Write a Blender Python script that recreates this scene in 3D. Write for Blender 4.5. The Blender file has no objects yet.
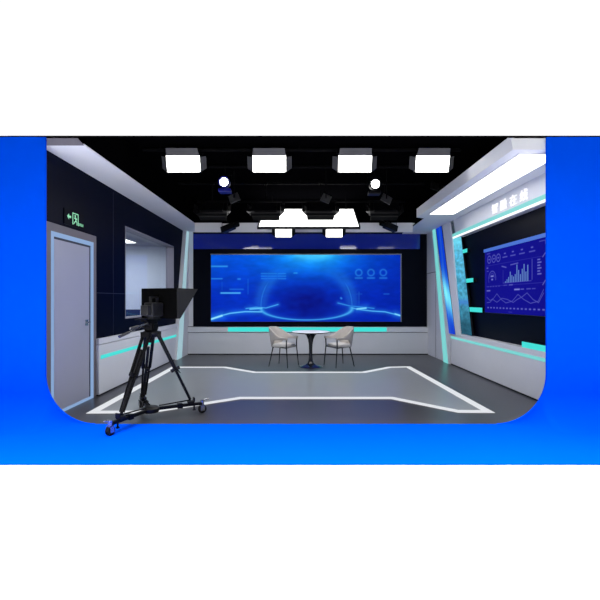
import bpy, bmesh, math, random
from mathutils import Vector, Matrix
random.seed(7)
R = math.radians
C = bpy.context.scene.collection
H = 1.4            # eye height
F = 400.0          # focal length in pixels of the 600 px frame

# ------------------------------------------------------------------ materials
def lin(c):
    out = []
    for v in c:
        v = v / 255.0
        out.append(v / 12.92 if v <= 0.04045 else ((v + 0.055) / 1.055) ** 2.4)
    return tuple(out)

def mat(name, col, rough=0.5, metal=0.0, spec=0.5, vary=0.06, scale=6.0, bump=0.0, coat=0.0, rvary=0.0):
    m = bpy.data.materials.new(name); m.use_nodes = True
    nt = m.node_tree; b = nt.nodes['Principled BSDF']
    c = lin(col)
    b.inputs['Roughness'].default_value = rough
    b.inputs['Metallic'].default_value = metal
    b.inputs['Specular IOR Level'].default_value = spec
    b.inputs['Coat Weight'].default_value = coat
    tc = nt.nodes.new('ShaderNodeTexCoord')
    nz = nt.nodes.new('ShaderNodeTexNoise'); nz.inputs['Scale'].default_value = scale
    nz.inputs['Detail'].default_value = 4
    nt.links.new(tc.outputs['Object'], nz.inputs['Vector'])
    rp = nt.nodes.new('ShaderNodeValToRGB')
    rp.color_ramp.elements[0].position = 0.3; rp.color_ramp.elements[1].position = 0.7
    rp.color_ramp.elements[0].color = tuple(v * (1 - vary) for v in c) + (1,)
    rp.color_ramp.elements[1].color = tuple(min(1, v * (1 + vary)) for v in c) + (1,)
    nt.links.new(nz.outputs['Fac'], rp.inputs['Fac'])
    nt.links.new(rp.outputs['Color'], b.inputs['Base Color'])
    if rvary:
        mr = nt.nodes.new('ShaderNodeMapRange')
        mr.inputs['To Min'].default_value = max(0.02, rough - rvary); mr.inputs['To Max'].default_value = rough + rvary
        nt.links.new(nz.outputs['Fac'], mr.inputs['Value']); nt.links.new(mr.outputs['Result'], b.inputs['Roughness'])
    if bump:
        bp = nt.nodes.new('ShaderNodeBump'); bp.inputs['Strength'].default_value = bump; bp.inputs['Distance'].default_value = 0.01
        n2 = nt.nodes.new('ShaderNodeTexNoise'); n2.inputs['Scale'].default_value = scale * 20
        nt.links.new(tc.outputs['Object'], n2.inputs['Vector'])
        nt.links.new(n2.outputs['Fac'], bp.inputs['Height']); nt.links.new(bp.outputs['Normal'], b.inputs['Normal'])
    return m

def emit(name, col, strength=1.0, gloss=False):
    m = bpy.data.materials.new(name); m.use_nodes = True
    b = m.node_tree.nodes['Principled BSDF']
    b.inputs['Base Color'].default_value = (0.02, 0.02, 0.02, 1)
    b.inputs['Roughness'].default_value = 0.4
    b.inputs['Specular IOR Level'].default_value = 0.2
    b.inputs['Emission Color'].default_value = lin(col) + (1,)
    b.inputs['Emission Strength'].default_value = strength
    return m

def painted(name):                                # a screen that shows the picture stored on its pixels
    m = bpy.data.materials.new(name); m.use_nodes = True
    nt = m.node_tree; b = nt.nodes['Principled BSDF']
    b.inputs['Base Color'].default_value = (0.004, 0.004, 0.006, 1)
    b.inputs['Roughness'].default_value = 0.6
    b.inputs['Specular IOR Level'].default_value = 0.0
    a = nt.nodes.new('ShaderNodeVertexColor'); a.layer_name = 'picture'
    nt.links.new(a.outputs['Color'], b.inputs['Emission Color'])
    b.inputs['Emission Strength'].default_value = 1.0
    return m

def glass(name):
    m = bpy.data.materials.new(name); m.use_nodes = True
    nt = m.node_tree; nt.nodes.clear()
    o = nt.nodes.new('ShaderNodeOutputMaterial'); mx = nt.nodes.new('ShaderNodeMixShader')
    t = nt.nodes.new('ShaderNodeBsdfTransparent'); g = nt.nodes.new('ShaderNodeBsdfGlossy')
    t.inputs['Color'].default_value = (0.93, 0.96, 0.98, 1); g.inputs['Roughness'].default_value = 0.02
    f = nt.nodes.new('ShaderNodeLayerWeight'); f.inputs['Blend'].default_value = 0.04
    nt.links.new(f.outputs['Facing'], mx.inputs[0]); nt.links.new(t.outputs[0], mx.inputs[1]); nt.links.new(g.outputs[0], mx.inputs[2])
    nt.links.new(mx.outputs[0], o.inputs['Surface'])
    return m

M = {}
M['blue_paint'] = mat('blue_paint', (0, 74, 224), 0.7, spec=0.0, vary=0.03, scale=0.8)
M['white_floor'] = mat('white_floor', (245, 245, 245), 0.7, spec=0.2, vary=0.01)
M['black'] = mat('black_ceiling', (3, 3, 4), 0.9, spec=0.0)
M['navy'] = mat('navy_panel', (3, 6, 25), 0.45, spec=0.03, vary=0.1, scale=1.5)
M['navy_back'] = mat('navy_back_panel', (3, 5, 18), 0.4, spec=0.08, vary=0.1, scale=1.5)
M['blue_glass'] = mat('blue_gloss_panel', (30, 46, 150), 0.06, spec=0.6, vary=0.04, scale=1.0)
M['grey'] = mat('light_grey_panel', (208, 210, 218), 0.4, spec=0.4, vary=0.02, scale=2)
M['grey_soffit'] = mat('grey_soffit', (224, 225, 228), 0.6, spec=0.2, vary=0.02, scale=2)
M['casing'] = mat('door_casing', (104, 100, 108), 0.5, spec=0.3, vary=0.03)
M['door_leaf'] = mat('door_leaf', (158, 160, 178), 0.35, spec=0.4, vary=0.02, scale=2)
M['pale_blue'] = emit('pale_blue_edge_light', (150, 185, 232), 0.75)
M['gap'] = mat('dark_gap', (20, 26, 50), 0.5)
M['cyan'] = emit('cyan_strip_light', (58, 222, 214), 1.0)
M['teal'] = emit('teal_strip_light', (120, 212, 210), 0.95)
M['cyan_pale'] = emit('pale_cyan_strip_light', (168, 206, 218), 0.8)
M['white_strip'] = emit('white_strip_light', (255, 255, 255), 1.1)
M['floor_line'] = emit('white_floor_line', (232, 234, 238), 0.9)
M['floor_dark'] = mat('dark_grey_floor', (52, 52, 56), 0.3, spec=0.5, vary=0.04, scale=2, rvary=0.0)
M['floor_light'] = mat('mid_grey_floor', (124, 127, 131), 0.3, spec=0.5, vary=0.04, scale=2, rvary=0.05)
M['metal_black'] = mat('black_metal', (4, 4, 5), 0.45, spec=0.15)
M['grid_black'] = mat('matte_black_paint', (4, 4, 5), 0.8, spec=0.05)
M['metal_dark'] = mat('dark_grey_metal', (13, 13, 15), 0.5, spec=0.2)
M['flap'] = mat('grey_flap_metal', (62, 62, 64), 0.6, spec=0.3)
M['steel'] = mat('steel', (170, 172, 176), 0.25, metal=0.9)
M['rubber'] = mat('rubber', (26, 26, 27), 0.7, spec=0.2)
M['lamp'] = emit('lamp_diffuser', (255, 254, 250), 9.0)
M['lamp_small'] = emit('small_lamp_diffuser', (255, 254, 250), 5.0)
M['panel'] = emit('ceiling_panel_light', (255, 254, 250), 4.0)
M['cove'] = emit('trough_light', (255, 255, 255), 3.0)
M['spot'] = emit('spot_lens', (255, 255, 255), 14.0)
M['blue_body'] = mat('blue_spot_body', (14, 22, 120), 0.4, metal=0.2)
M['chair'] = mat('grey_upholstery', (176, 170, 166), 0.85, spec=0.2, vary=0.05, scale=12, bump=0.3)
M['cushion'] = mat('pale_upholstery', (205, 202, 200), 0.85, spec=0.2, vary=0.05, scale=12, bump=0.3)
M['chair_leg'] = mat('chair_leg_metal', (40, 41, 46), 0.4, metal=0.4)
M['marble'] = mat('pale_stone_top', (226, 229, 232), 0.3, spec=0.4, vary=0.10, scale=9)
M['pedestal'] = mat('dark_pedestal', (34, 36, 44), 0.18, spec=0.6)
M['screen'] = painted('screen_picture')
M['bezel'] = mat('thin_bezel', (120, 124, 130), 0.35, metal=0.5)
M['bezel_dark'] = mat('dark_bezel', (14, 15, 22), 0.4)
M['sign_body'] = mat('exit_sign_body', (5, 8, 20), 0.6, spec=0.05)
M['green'] = emit('green_sign_light', (150, 236, 190), 0.85)
M['white_letter'] = emit('white_letter_light', (250, 250, 255), 1.05)
M['room_wall'] = mat('control_room_wall', (206, 212, 226), 0.8, spec=0.1, vary=0.02)
M['room_ceiling'] = mat('control_room_ceiling', (178, 178, 186), 0.8, spec=0.1)
M['reveal'] = mat('window_reveal', (118, 116, 128), 0.5, spec=0.3)
M['glass'] = glass('window_glass')
M['monitor'] = mat('monitor_plastic', (46, 50, 66), 0.5)
M['desk'] = mat('desk_laminate', (60, 62, 74), 0.5)
M['hood'] = mat('black_hood_fabric', (3, 3, 3), 0.8, spec=0.05)
M['hood_side'] = mat('charcoal_hood_side', (32, 32, 32), 0.7, spec=0.2)
M['cam_body'] = mat('camera_body', (13, 13, 14), 0.5)
M['lens'] = mat('lens_glass', (6, 6, 12), 0.05, spec=0.8)

# ------------------------------------------------------------------ mesh building
def origin_of(o):
    v = Vector((0, 0, 0))
    while o is not None:
        v += o.location; o = o.parent
    return v

class MB:
    def __init__(s): s.bm = bmesh.new()
    def _add(s, vs, fs):
        n = [s.bm.verts.new(v) for v in vs]
        for f in fs:
            try: s.bm.faces.new([n[i] for i in f])
            except ValueError: pass
        return n
    def box(s, x0, x1, y0, y1, z0, z1, mx=None):
        vs = [Vector((x, y, z)) for x in (x0, x1) for y in (y0, y1) for z in (z0, z1)]
        if mx: vs = [mx @ v for v in vs]
        s._add(vs, [(0, 1, 3, 2), (4, 6, 7, 5), (0, 4, 5, 1), (2, 3, 7, 6), (0, 2, 6, 4), (1, 5, 7, 3)])
        return s
    def prism(s, pts, axis, a, b, mx=None):
        """polygon pts extruded along axis: x -> pts are (y,z); y -> (x,z); z -> (x,y)"""
        def v(p, t):
            q = {'x': (t, p[0], p[1]), 'y': (p[0], t, p[1]), 'z': (p[0], p[1], t)}[axis]
            q = Vector(q)
            return mx @ q if mx else q
        n = len(pts)
        s._add([v(p, a) for p in pts] + [v(p, b) for p in pts],
               [tuple(range(n)), tuple(range(2 * n - 1, n - 1, -1))] + [(i, i + n, (i + 1) % n + n, (i + 1) % n) for i in range(n)])
        return s
    def tube(s, pts, r, n=12, cap=True):
        pts = [Vector(p) for p in pts]
        rs = r if isinstance(r, (list, tuple)) else [r] * len(pts)
        rings = []; ref = None
        for i, p in enumerate(pts):
            d = (pts[min(i + 1, len(pts) - 1)] - pts[max(i - 1, 0)]).normalized()
            if ref is None:
                ref = d.orthogonal().normalized()
            u = (ref - d * ref.dot(d)).normalized(); ref = u; w = d.cross(u)
            rings.append([s.bm.verts.new(p + (u * math.cos(2 * math.pi * k / n) + w * math.sin(2 * math.pi * k / n)) * rs[i]) for k in range(n)])
        for a, b in zip(rings, rings[1:]):
            for k in range(n): s.bm.faces.new((a[k], a[(k + 1) % n], b[(k + 1) % n], b[k]))
        if cap:
            s.bm.faces.new(rings[0][::-1]); s.bm.faces.new(rings[-1])
        return s
    def lathe(s, prof, cx=0, cy=0, n=40):
        rings = []
        for r, z in prof:
            rings.append([s.bm.verts.new((cx + r * math.cos(2 * math.pi * k / n), cy + r * math.sin(2 * math.pi * k / n), z)) for k in range(n)])
        for a, b in zip(rings, rings[1:]):
            for k in range(n): s.bm.faces.new((a[k], a[(k + 1) % n], b[(k + 1) % n], b[k]))
        s.bm.faces.new(rings[0][::-1]); s.bm.faces.new(rings[-1])
        return s
    def bevel(s, w, seg=2):
        bmesh.ops.remove_doubles(s.bm, verts=s.bm.verts, dist=1e-6)
        bmesh.ops.bevel(s.bm, geom=list(s.bm.edges), offset=w, segments=seg, affect='EDGES', profile=0.5, clamp_overlap=True)
        return s
    def xf(s, mx):
        for v in s.bm.verts: v.co = mx @ v.co
        return s
    def build(s, name, m, parent=None, smooth=False, **tags):
        bmesh.ops.recalc_face_normals(s.bm, faces=s.bm.faces)
        if parent is not None:
            o0 = origin_of(parent)
        else:
            xs = [v.co.x for v in s.bm.verts]; ys = [v.co.y for v in s.bm.verts]; zs = [v.co.z for v in s.bm.verts]
            o0 = Vector(((min(xs) + max(xs)) / 2, (min(ys) + max(ys)) / 2, min(zs)))
        for v in s.bm.verts: v.co -= o0
        me = bpy.data.meshes.new(name); s.bm.to_mesh(me); s.bm.free()
        me.materials.append(m)
        if smooth:
            me.polygons.foreach_set('use_smooth', [True] * len(me.polygons))
            try: me.set_sharp_from_angle(angle=R(40))
            except Exception: pass
        o = bpy.data.objects.new(name, me); C.objects.link(o)
        if parent is not None: o.parent = parent
        else: o.location = o0
        for k, v in tags.items(): o[k] = v
        return o

def thing(name, loc, label, cat, group=None):
    o = bpy.data.objects.new(name, None); C.objects.link(o); o.location = loc
    o.empty_display_size = 0.1
    o['label'] = label; o['category'] = cat
    if group: o['group'] = group
    return o

def struct(b, name, m, parent=None, **k):
    if parent is None: return b.build(name, m, None, kind='structure', **k)
    return b.build(name, m, parent, **k)

def copy_tree(o, loc=None, rotz=None, label=None):
    def rec(a, par):
        c = a.copy(); C.objects.link(c); c.parent = par
        for ch in a.children: rec(ch, c)
        return c
    r = rec(o, None)
    if loc is not None: r.location = loc
    if rotz is not None: r.rotation_euler.z = rotz
    if label: r['label'] = label
    return r

# ------------------------------------------------------------------ camera
cam = bpy.data.cameras.new('camera'); co = bpy.data.objects.new('camera', cam); C.objects.link(co)
co.location = (0, 0, H); co.rotation_euler = (R(90), 0, 0)
cam.sensor_width = 36; cam.lens = 24; cam.clip_start = 0.05
bpy.context.scene.camera = co

# ------------------------------------------------------------------ dimensions of the place
XL, XLC = -2.97, -2.93          # left wall, face of the left console
XR, XN = 3.29, 3.42             # right wall and console face, back of the right recess
YF, YB = 4.52, 10.37            # border wall, back wall
ZS = 3.11; ZL = 3.16                       # grey soffits
ZC = 3.66                       # black studio ceiling

# floors
struct(MB().box(XL - .1, XN + .2, YF, YB + .1, -.01, 0), 'floor', M['floor_dark'])
struct(MB().box(-4.8, 4.8, 3.415, YF, -.01, 0.0), 'border_apron', M['blue_paint'])  # lower band of the blue graphic border, laid as floor
struct(MB().box(-14, 14, -9, 24, -.06, -.011), 'white_border_floor', M['white_floor'])  # white border band, built as a floor

def fl(px, py):
    Y = F * H / (py - 300); return ((px - 300) / F * Y, Y)
poly = [fl(172, 367), fl(226, 367), fl(256, 372), fl(362, 372), fl(388, 367), fl(410, 366.6), fl(495, 413.2),
        fl(458, 413), fl(391, 399.3), fl(241, 399.3), fl(150, 413.6), fl(86, 413.8)]
def inset(pl, d):
    n = len(pl); out = []
    area = sum(pl[i][0] * pl[(i + 1) % n][1] - pl[(i + 1) % n][0] * pl[i][1] for i in range(n))
    sg = 1 if area > 0 else -1
    for i in range(n):
        p0, p1, p2 = (Vector(pl[i - 1]), Vector(pl[i]), Vector(pl[(i + 1) % n]))
        d1 = (p1 - p0).normalized(); d2 = (p2 - p1).normalized()
        n1 = Vector((-d1.y, d1.x)) * sg; n2 = Vector((-d2.y, d2.x)) * sg
        b = (n1 + n2).normalized(); k = d / max(0.35, b.dot(n1))
        out.append(tuple(p1 + b * k))
    return out
inner = inset(poly, 0.115)
struct(MB().prism(poly, 'z', 0.0, 0.004), 'floor_platform', M['floor_light'])
b = MB(); n = len(poly)
for i in range(n):
    j = (i + 1) % n
    b.prism([poly[i], poly[j], inner[j], inner[i]], 'z', 0.003, 0.007)
b.build('floor_line', M['floor_line'], None, label='white light line tracing the outline of the grey floor panel', category='floor light')

# blue graphic border built as a front wall with a rounded opening
r = 0.56; XO0, XO1 = -2.88, 2.79
def side(x0, xo, sgn):
    pts = [(x0, 0), (x0, 3.242), (xo, 3.242), (xo, r)]
    for k in range(1, 17):
        a = math.pi / 2 * k / 16
        pts.append((xo + sgn * (r - r * math.cos(a)), r - r * math.sin(a)))
    return pts
struct(MB().prism(side(-4.8, XO0, 1), 'y', YF, YF + .025), 'border_wall', M['blue_paint'])
struct(MB().prism(side(4.8, XO1, -1), 'y', YF, YF + .025), 'border_wall.001', M['blue_paint'])

struct(MB().box(-4.8, 4.8, YF - .004, YF + .025, 3.242, 3.254), 'trim_11', M['black'])
# rounded foot added to smooth the shading between blue wall and apron
def foot(xo, sgn, xfar):
    b = MB(); xs = [xfar, xo]
    for k in range(1, 25): xs.append(xo + sgn * r * math.sin(math.pi / 2 * k / 24 * .97))
    prev = None
    for x in xs:
        u = max(0, (x - xo) * sgn) / r
        zc = r * (1 - math.sqrt(max(0, 1 - (1 - 0) * 0)))
        hgt = r - r * math.sqrt(max(0, 1 - (1 - u) ** 2)) if u > 0 else r
        rc = max(.004, min(.34, hgt))
        row = []
        for k in range(15):
            a = math.pi / 2 * k / 14
            row.append(b.bm.verts.new((x, YF - rc + rc * math.sin(a) - .0005, rc - rc * math.cos(a) + .0005)))
        row.append(b.bm.verts.new((x, YF - .0004, .0004)))
        if prev:
            for k in range(15): b.bm.faces.new((prev[k], prev[k + 1], row[k + 1], row[k]))
        prev = row
    return b.build('added_border_foot', M['blue_paint'], None, smooth=True, kind='structure')
foot(XO0, 1, -4.8); foot(XO1, -1, 4.8)

# black ceiling, rising from the front edge
b = MB()
b.prism([(YF, 3.242), (5.6, 3.655), (YB + .1, 3.66), (YB + .1, 3.69), (5.58, 3.68), (YF, 3.257)], 'x', -3.3, 3.62)
struct(b, 'ceiling', M['black'])
# outside side walls above the soffits close the void
# back wall
struct(MB().box(XL - .1, XN + .3, YB, YB + .1, 0, ZC), 'wall_back', M['navy_back'])
# left wall with window and door openings (polygon pieces around them) in one mesh
W0, W1, WZ0, WZ1 = 6.79, 9.41, 1.08, 2.66
D0, D1, DZ = 4.66, 5.82, 2.325
b = MB()
T0 = XL - .17
b.box(T0, XL, 4.56, D0, 0, ZL); b.box(T0, XL, D0, D1, DZ, ZL); b.box(T0, XL, D1, W0, 0, ZL)
b.box(T0, XL, W0, W1, 0, WZ0); b.box(T0, XL, W0, W1, WZ1, ZL); b.box(T0, XL, W1, YB, 0, ZL)
struct(b, 'wall_left', M['navy'])
# thin shadow joints of the navy cladding
b = MB()
b.box(XL, XL + .004, D1 + .02, W0 - .01, 1.50, 1.508)
b.box(XL, XL + .004, 6.35, 6.358, .85, ZS)
struct(b, 'trim_1', M['gap'])
# right wall
struct(MB().box(XR, XN + .2, 8.97, YB, 0, ZS), 'wall_right', M['grey'])
struct(MB().box(XN, XN + .2, 4.56, 8.97, 0, ZS), 'wall_right.001', M['grey'])
struct(MB().box(XN - .01, XN - .001, 4.56, 8.96, .70, 2.75), 'wall_right.002', M['navy_back'])

# soffits: left, back, right
def soffit(pts, z0, z1, name, m): struct(MB().prism(pts, 'z', z0, z1), name, m)
soffit([(XL, 4.56), (-2.46, 4.56), (-2.43, 9.25), (2.65, 9.25), (2.65, YB), (XL, YB)], ZL, ZL + .02, 'trim_2', M['grey_soffit'])
soffit([(2.65, YB), (2.65, 9.25), (2.62, 8.4), (2.44, 8.3), (2.44, 4.56), (XN, 4.56), (XN, YB)], ZS, ZS + .02, 'trim_3', M['grey_soffit'])
def roof(y): return 3.24 + (y - YF) * .384 if y < 5.6 else 3.655
struct(MB().prism([(4.56, ZS), (8.3, ZS), (8.3, 3.29), (4.66, 3.29), (4.56, roof(4.56))], 'x', 2.42, 2.439), 'trim_4', M['grey_soffit'])
struct(MB().box(-2.425, 2.60, 9.225, 9.245, 2.965, ZL + .02), 'trim_12', M['grey_soffit'])  # fascia added to catch the rear lamps and brighten the back soffit strip
# front ends of the soffits
b = MB(); b.prism([(-2.97, ZL), (-2.46, ZL), (-2.53, 3.24), (-2.97, 3.24)], 'y', 4.547, 4.559)
struct(b, 'trim_6', M['reveal'])
b = MB(); b.prism([(2.42, ZS), (3.4, ZS), (3.4, 3.24), (2.40, 3.24)], 'y', 4.547, 4.559)
struct(b, 'trim_7', M['grey_soffit'])
def void_wall(x0, x1): return MB().prism([(4.62, ZL + .021), (YB, ZL + .021), (YB, 3.65), (5.62, 3.65), (4.62, 3.27)], 'x', x0, x1)
struct(void_wall(-2.47, -2.45), 'trim_8', M['black']); struct(void_wall(3.39, 3.41), 'trim_9', M['black'])
struct(MB().box(-2.45, 2.65, 9.25, 9.27, ZL + .021, ZC - .01), 'trim_10', M['black'])
# trough light in the right soffit
t = thing('trough_light', (2.8, 6.2, ZS - .03), 'long white trough light running along the right soffit above the glowing sign', 'light')
MB().box(2.56, 3.04, 4.66, 7.92, ZS - .012, ZS - .004).build('diffuser', M['cove'], t)
b = MB(); b.box(2.54, 2.56, 4.64, 7.94, ZS - .016, ZS); b.box(3.04, 3.06, 4.64, 7.94, ZS - .016, ZS); b.box(2.56, 3.04, 7.92, 7.94, ZS - .016, ZS); b.box(2.56, 3.04, 4.64, 4.66, ZS - .016, ZS)
b.build('frame', M['grey_soffit'], t)

# ------------------------------------------------------------------ door 1 (left wall)
d = struct(MB().box(XL - .05, XL - .004, 4.84, 5.645, .03, 2.14), 'door_1', M['door_leaf'])
def frame(b, y0, y1, z0, z1, w, xa, xb, bottom=False):
    b.box(xa, xb, y0, y0 + w, z0, z1); b.box(xa, xb, y1 - w, y1, z0, z1); b.box(xa, xb, y0 + w, y1 - w, z1 - w, z1)
    if bottom: b.box(xa, xb, y0 + w, y1 - w, z0, z0 + w * .6)
    return b
b = MB(); frame(b, 4.66, 5.82, 0, 2.325, .10, XL - .06, XL + .006); b.build('casing', M['casing'], d)
b = MB(); frame(b, 4.76, 5.74, 0, 2.225, .055, XL - .02, XL + .008, True); b.build('edge_light', M['pale_blue'], d, label='pale blue glowing strip around the door leaf')
b = MB(); b.box(XL - .09, XL - .055, 4.66, 5.82, 0, 2.3); b.box(XL - .05, XL - .008, 4.80, 4.838, .0, 2.2); b.box(XL - .05, XL - .008, 5.647, 5.72, 0, 2.2); b.box(XL - .05, XL - .008, 4.838, 5.647, 2.143, 2.2); b.build('backing', M['gap'], d)
h = MB().box(XL - .004, XL + .002, 5.54, 5.61, 1.045, 1.125).build('lock_plate', M['steel'], d)
MB().tube([(XL + .002, 5.575, 1.09), (XL + .045, 5.575, 1.09), (XL + .05, 5.565, 1.09), (XL + .05, 5.49, 1.088)], .009).build('handle', M['steel'], h, smooth=True)

# door 2: flush door in the right wall
d = struct(MB().box(XR - .006, XR - .001, 9.70, 10.33, .012, 2.07), 'door_2', M['grey'])
b = MB(); frame(b, 9.68, 10.35, 0.0, 2.09, .016, XR - .004, XR - .0005); b.build('gap_line', M['casing'], d)

# exit sign above door 1
t = thing('exit_sign', (XL, 5.27, 2.38), 'small green glowing running-man exit sign above the grey door', 'sign')
SX = XL + .012
MB().box(XL, SX, 5.02, 5.48, 2.36, 2.56).build('housing', M['sign_body'], t)
b = MB()
b.prism([(5.08, 2.47), (5.12, 2.505), (5.12, 2.483), (5.165, 2.483), (5.165, 2.457), (5.12, 2.457), (5.12, 2.435)], 'x', SX, SX + .003)
b.build('arrow', M['green'], t)
b = MB()
b.box(SX, SX + .003, 5.20, 5.212, 2.385, 2.54); b.box(SX, SX + .003, 5.325, 5.337, 2.385, 2.54); b.box(SX, SX + .003, 5.212, 5.325, 2.528, 2.54)
# running figure in the doorway
b.lathe([(0.0005, -.0015), (.014, -.0015), (.014, .0015), (.0005, .0015)], n=14)
for v in b.bm.verts:
    if abs(v.co.z) < .01 and abs(v.co.x) < .02 and abs(v.co.y) < .02:
        v.co = Vector((SX + .0015 + v.co.z, 5.262 + v.co.x, 2.505 + v.co.y))
def limb(p, q, w):
    p = Vector(p); q = Vector(q); dd = (q - p).normalized(); nn = Vector((-dd.y, dd.x)) * w
    b.prism([tuple(p + nn), tuple(q + nn), tuple(q - nn), tuple(p - nn)], 'x', SX, SX + .003)
limb((5.266, 2.488), (5.28, 2.445), .010); limb((5.266, 2.484), (5.235, 2.468), .005); limb((5.27, 2.482), (5.305, 2.465), .005)
limb((5.28, 2.447), (5.25, 2.42), .006); limb((5.25, 2.42), (5.225, 2.395), .006); limb((5.28, 2.447), (5.305, 2.42), .006); limb((5.305, 2.42), (5.30, 2.39), .006)
b.build('running_figure', M['green'], t)
b = MB()
for k in range(4):
    y = 5.345 + k * .03
    b.box(SX, SX + .003, y, y + .02, 2.395, 2.402); b.box(SX, SX + .003, y, y + .02, 2.415, 2.421); b.box(SX, SX + .003, y + .007, y + .012, 2.395, 2.43)
b.build('lettering', M['green'], t)

# ------------------------------------------------------------------ window and the room behind it
w = struct(MB().box(XL - .15, XL - .146, W0 + .02, W1 - .02, WZ0 + .02, WZ1 - .02), 'window_1', M['glass'])
b = MB(); a = .02
b.box(T0 - .01, XL + .004, W0, W0 + a, WZ0, WZ1); b.box(T0 - .01, XL + .004, W1 - a, W1, WZ0, WZ1)
b.box(T0 - .01, XL + .004, W0 + a, W1 - a, WZ1 - a, WZ1); b.box(T0 - .01, XL + .004, W0 + a, W1 - a, WZ0, WZ0 + a)
b.build('window_frame', M['reveal'], w)
CX0, CX1, CY0, CY1, CZ = -6.2, T0 - .012, 6.0, 10.45, 2.80
struct(MB().box(CX0, CX1, CY1, CY1 + .1, 0, CZ), 'wall_control_room_back', M['room_wall'])
struct(MB().box(CX0 - .1, CX0, CY0, CY1, 0, CZ), 'wall_control_room_left', M['room_wall'])
struct(MB().box(CX0, CX1, CY0 - .1, CY0, 0, CZ), 'wall_control_room_front', M['room_wall'])
struct(MB().box(CX0, CX1, CY0, CY1, CZ, CZ + .05), 'ceiling_control_room', M['room_ceiling'])
struct(MB().box(CX0, CX1, CY0, CY1, -.03, 0), 'floor_control_room', M['floor_dark'])
t = thing('ceiling_light', (-4.3, 9.5, CZ - .02), 'white ceiling light panel seen through the control room window', 'light')
MB().box(-4.85, -3.98, 8.9, 9.75, CZ - .012, CZ - .006).build('diffuser', M['panel'], t)
b = MB(); b.box(-4.87, -3.96, 8.88, 8.9, CZ - .015, CZ); b.box(-4.87, -3.96, 9.75, 9.77, CZ - .015, CZ); b.box(-4.87, -4.85, 8.9, 9.75, CZ - .015, CZ); b.box(-3.98, -3.96, 8.9, 9.75, CZ - .015, CZ)
b.build('frame', M['room_ceiling'], t)
t = thing('control_desk', (-3.9, 8.2, 0), 'dark desk in the control room behind the window', 'desk')
MB().box(-4.3, -3.5, 7.2, 9.6, .72, .76).bevel(.005).build('desktop', M['desk'], t)
for x in (-4.25, -3.55):
    for y in (7.25, 9.55): MB().box(x - .03, x + .03, y - .03, y + .03, 0, .72).build('leg', M['desk'], t)
def monitor(x, y, w, z, label):
    t = thing('monitor', (x, y, .76), label, 'monitor', 'control room monitors')
    MB().box(x - w / 2, x + w / 2, y - .02, y + .02, z, z + w * .58).bevel(.006).build('display', M['monitor'], t)
    MB().tube([(x, y + .03, .77), (x, y + .03, z + .12)], .02).build('stand', M['monitor'], t)
    MB().box(x - .12, x + .12, y - .06, y + .12, .76, .772).bevel(.004).build('base', M['monitor'], t)
monitor(-3.66, 8.7, .36, .985, 'dark monitor seen through the window just left of the teleprompter')
monitor(-4.02, 8.95, .22, .965, 'small dark monitor at the left edge of the control room window')

# ------------------------------------------------------------------ consoles (low grey panelling)
t = thing('wall_console', (XLC, 7.5, 0), 'low grey panelled console with a cyan light strip below the left window', 'console', 'low grey wall consoles')
MB().prism([(5.825, 0), (9.33, 0), (9.52, .74), (5.825, .74)], 'x', XL, XLC).build('front_panel', M['grey'], t)
MB().prism([(5.822, .75), (9.52, .75), (9.545, .835), (5.822, .835)], 'x', XL, XLC + .004).build('cap', M['grey'], t)
MB().prism([(5.88, .53), (9.46, .53), (9.475, .585), (5.88, .585)], 'x', XLC - .01, XLC + .004).build('light_strip', M['cyan'], t)
MB().box(XL, XLC + .003, 5.825, 9.33, 0, .02).build('plinth', M['metal_dark'], t)

CYB = YB - .10
t = thing('wall_console', (0.2, CYB, 0), 'low grey panelled console under the large video wall', 'console', 'low grey wall consoles')
MB().box(-2.878, XR, CYB, YB, 0, .56).build('front_panel', M['grey'], t)
MB().box(-2.878, XR, CYB + .03, YB, .56, .575).build('shadow_gap', M['metal_dark'], t)
MB().box(-2.878, XR, CYB - .02, YB, .575, .705).build('cap', M['grey'], t)
MB().box(-1.845, 2.22, CYB - .026, CYB - .018, .59, .70).build('light_strip', M['cyan'], t)
MB().box(-2.878, XR, CYB - .003, CYB, 0, .02).build('plinth', M['metal_dark'], t)

t = thing('wall_console', (XR, 6.6, 0), 'low grey panelled console with a teal light strip under the data screen', 'console', 'low grey wall consoles')
MB().box(XR, XN - .011, 4.64, 8.71, 0, .70).build('front_panel', M['grey'], t)
MB().box(XR - .004, XR + .01, 4.64, 8.71, .565, .615).build('light_strip', M['teal'], t)
MB().box(XR - .003, XR, 4.64, 8.71, 0, .02).build('plinth', M['metal_dark'], t)

# pilasters with leaning light strips
t = thing('leaning_pilaster', (XLC, 9.9, 0), 'grey pilaster with a leaning pale cyan light strip in the left back corner', 'pilaster', 'leaning grey pilasters')
MB().prism([(9.335, 0), (YB - .10, 0), (YB - .10, .72), (YB - .002, .72), (YB - .002, ZL), (10.145, ZL)], 'x', XL, XLC + .05).build('panel', M['grey'], t)
MB().box(XLC + .051, -2.77, YB - .02, YB - .001, .72, ZL).build('return_panel', M['grey'], t)
MB().prism([(9.34, 0), (9.74, 0), (YB - .001, ZL), (10.15, ZL)], 'x', XLC + .0501, XLC + .056).build('light_strip', M['cyan_pale'], t)

t = thing('leaning_pilaster', (XR, 9.2, 0), 'grey pilaster with a leaning teal light strip beside the flush right door', 'pilaster', 'leaning grey pilasters')
XP = XR - .03
def q(px, py, X):                       # a point of the plane X, in (y,z)
    Y = F * X / (px - 300); return (Y, H - (py - 300) / F * Y)
MB().prism([(9.02, 0), (8.72, 0), (8.72, .6), q(449.5, 334, XP), (8.42, .66), (8.42, .66), q(460, 335.5, XP), (8.62, 2.83), (8.72, ZS), (9.86, ZS)], 'x', XP, XR).build('panel', M['grey'], t)
MB().prism([(9.06, 0), (8.80, 0), (9.62, ZS), (9.82, ZS)], 'x', XP - .012, XP).build('light_strip', M['teal'], t)

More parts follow.
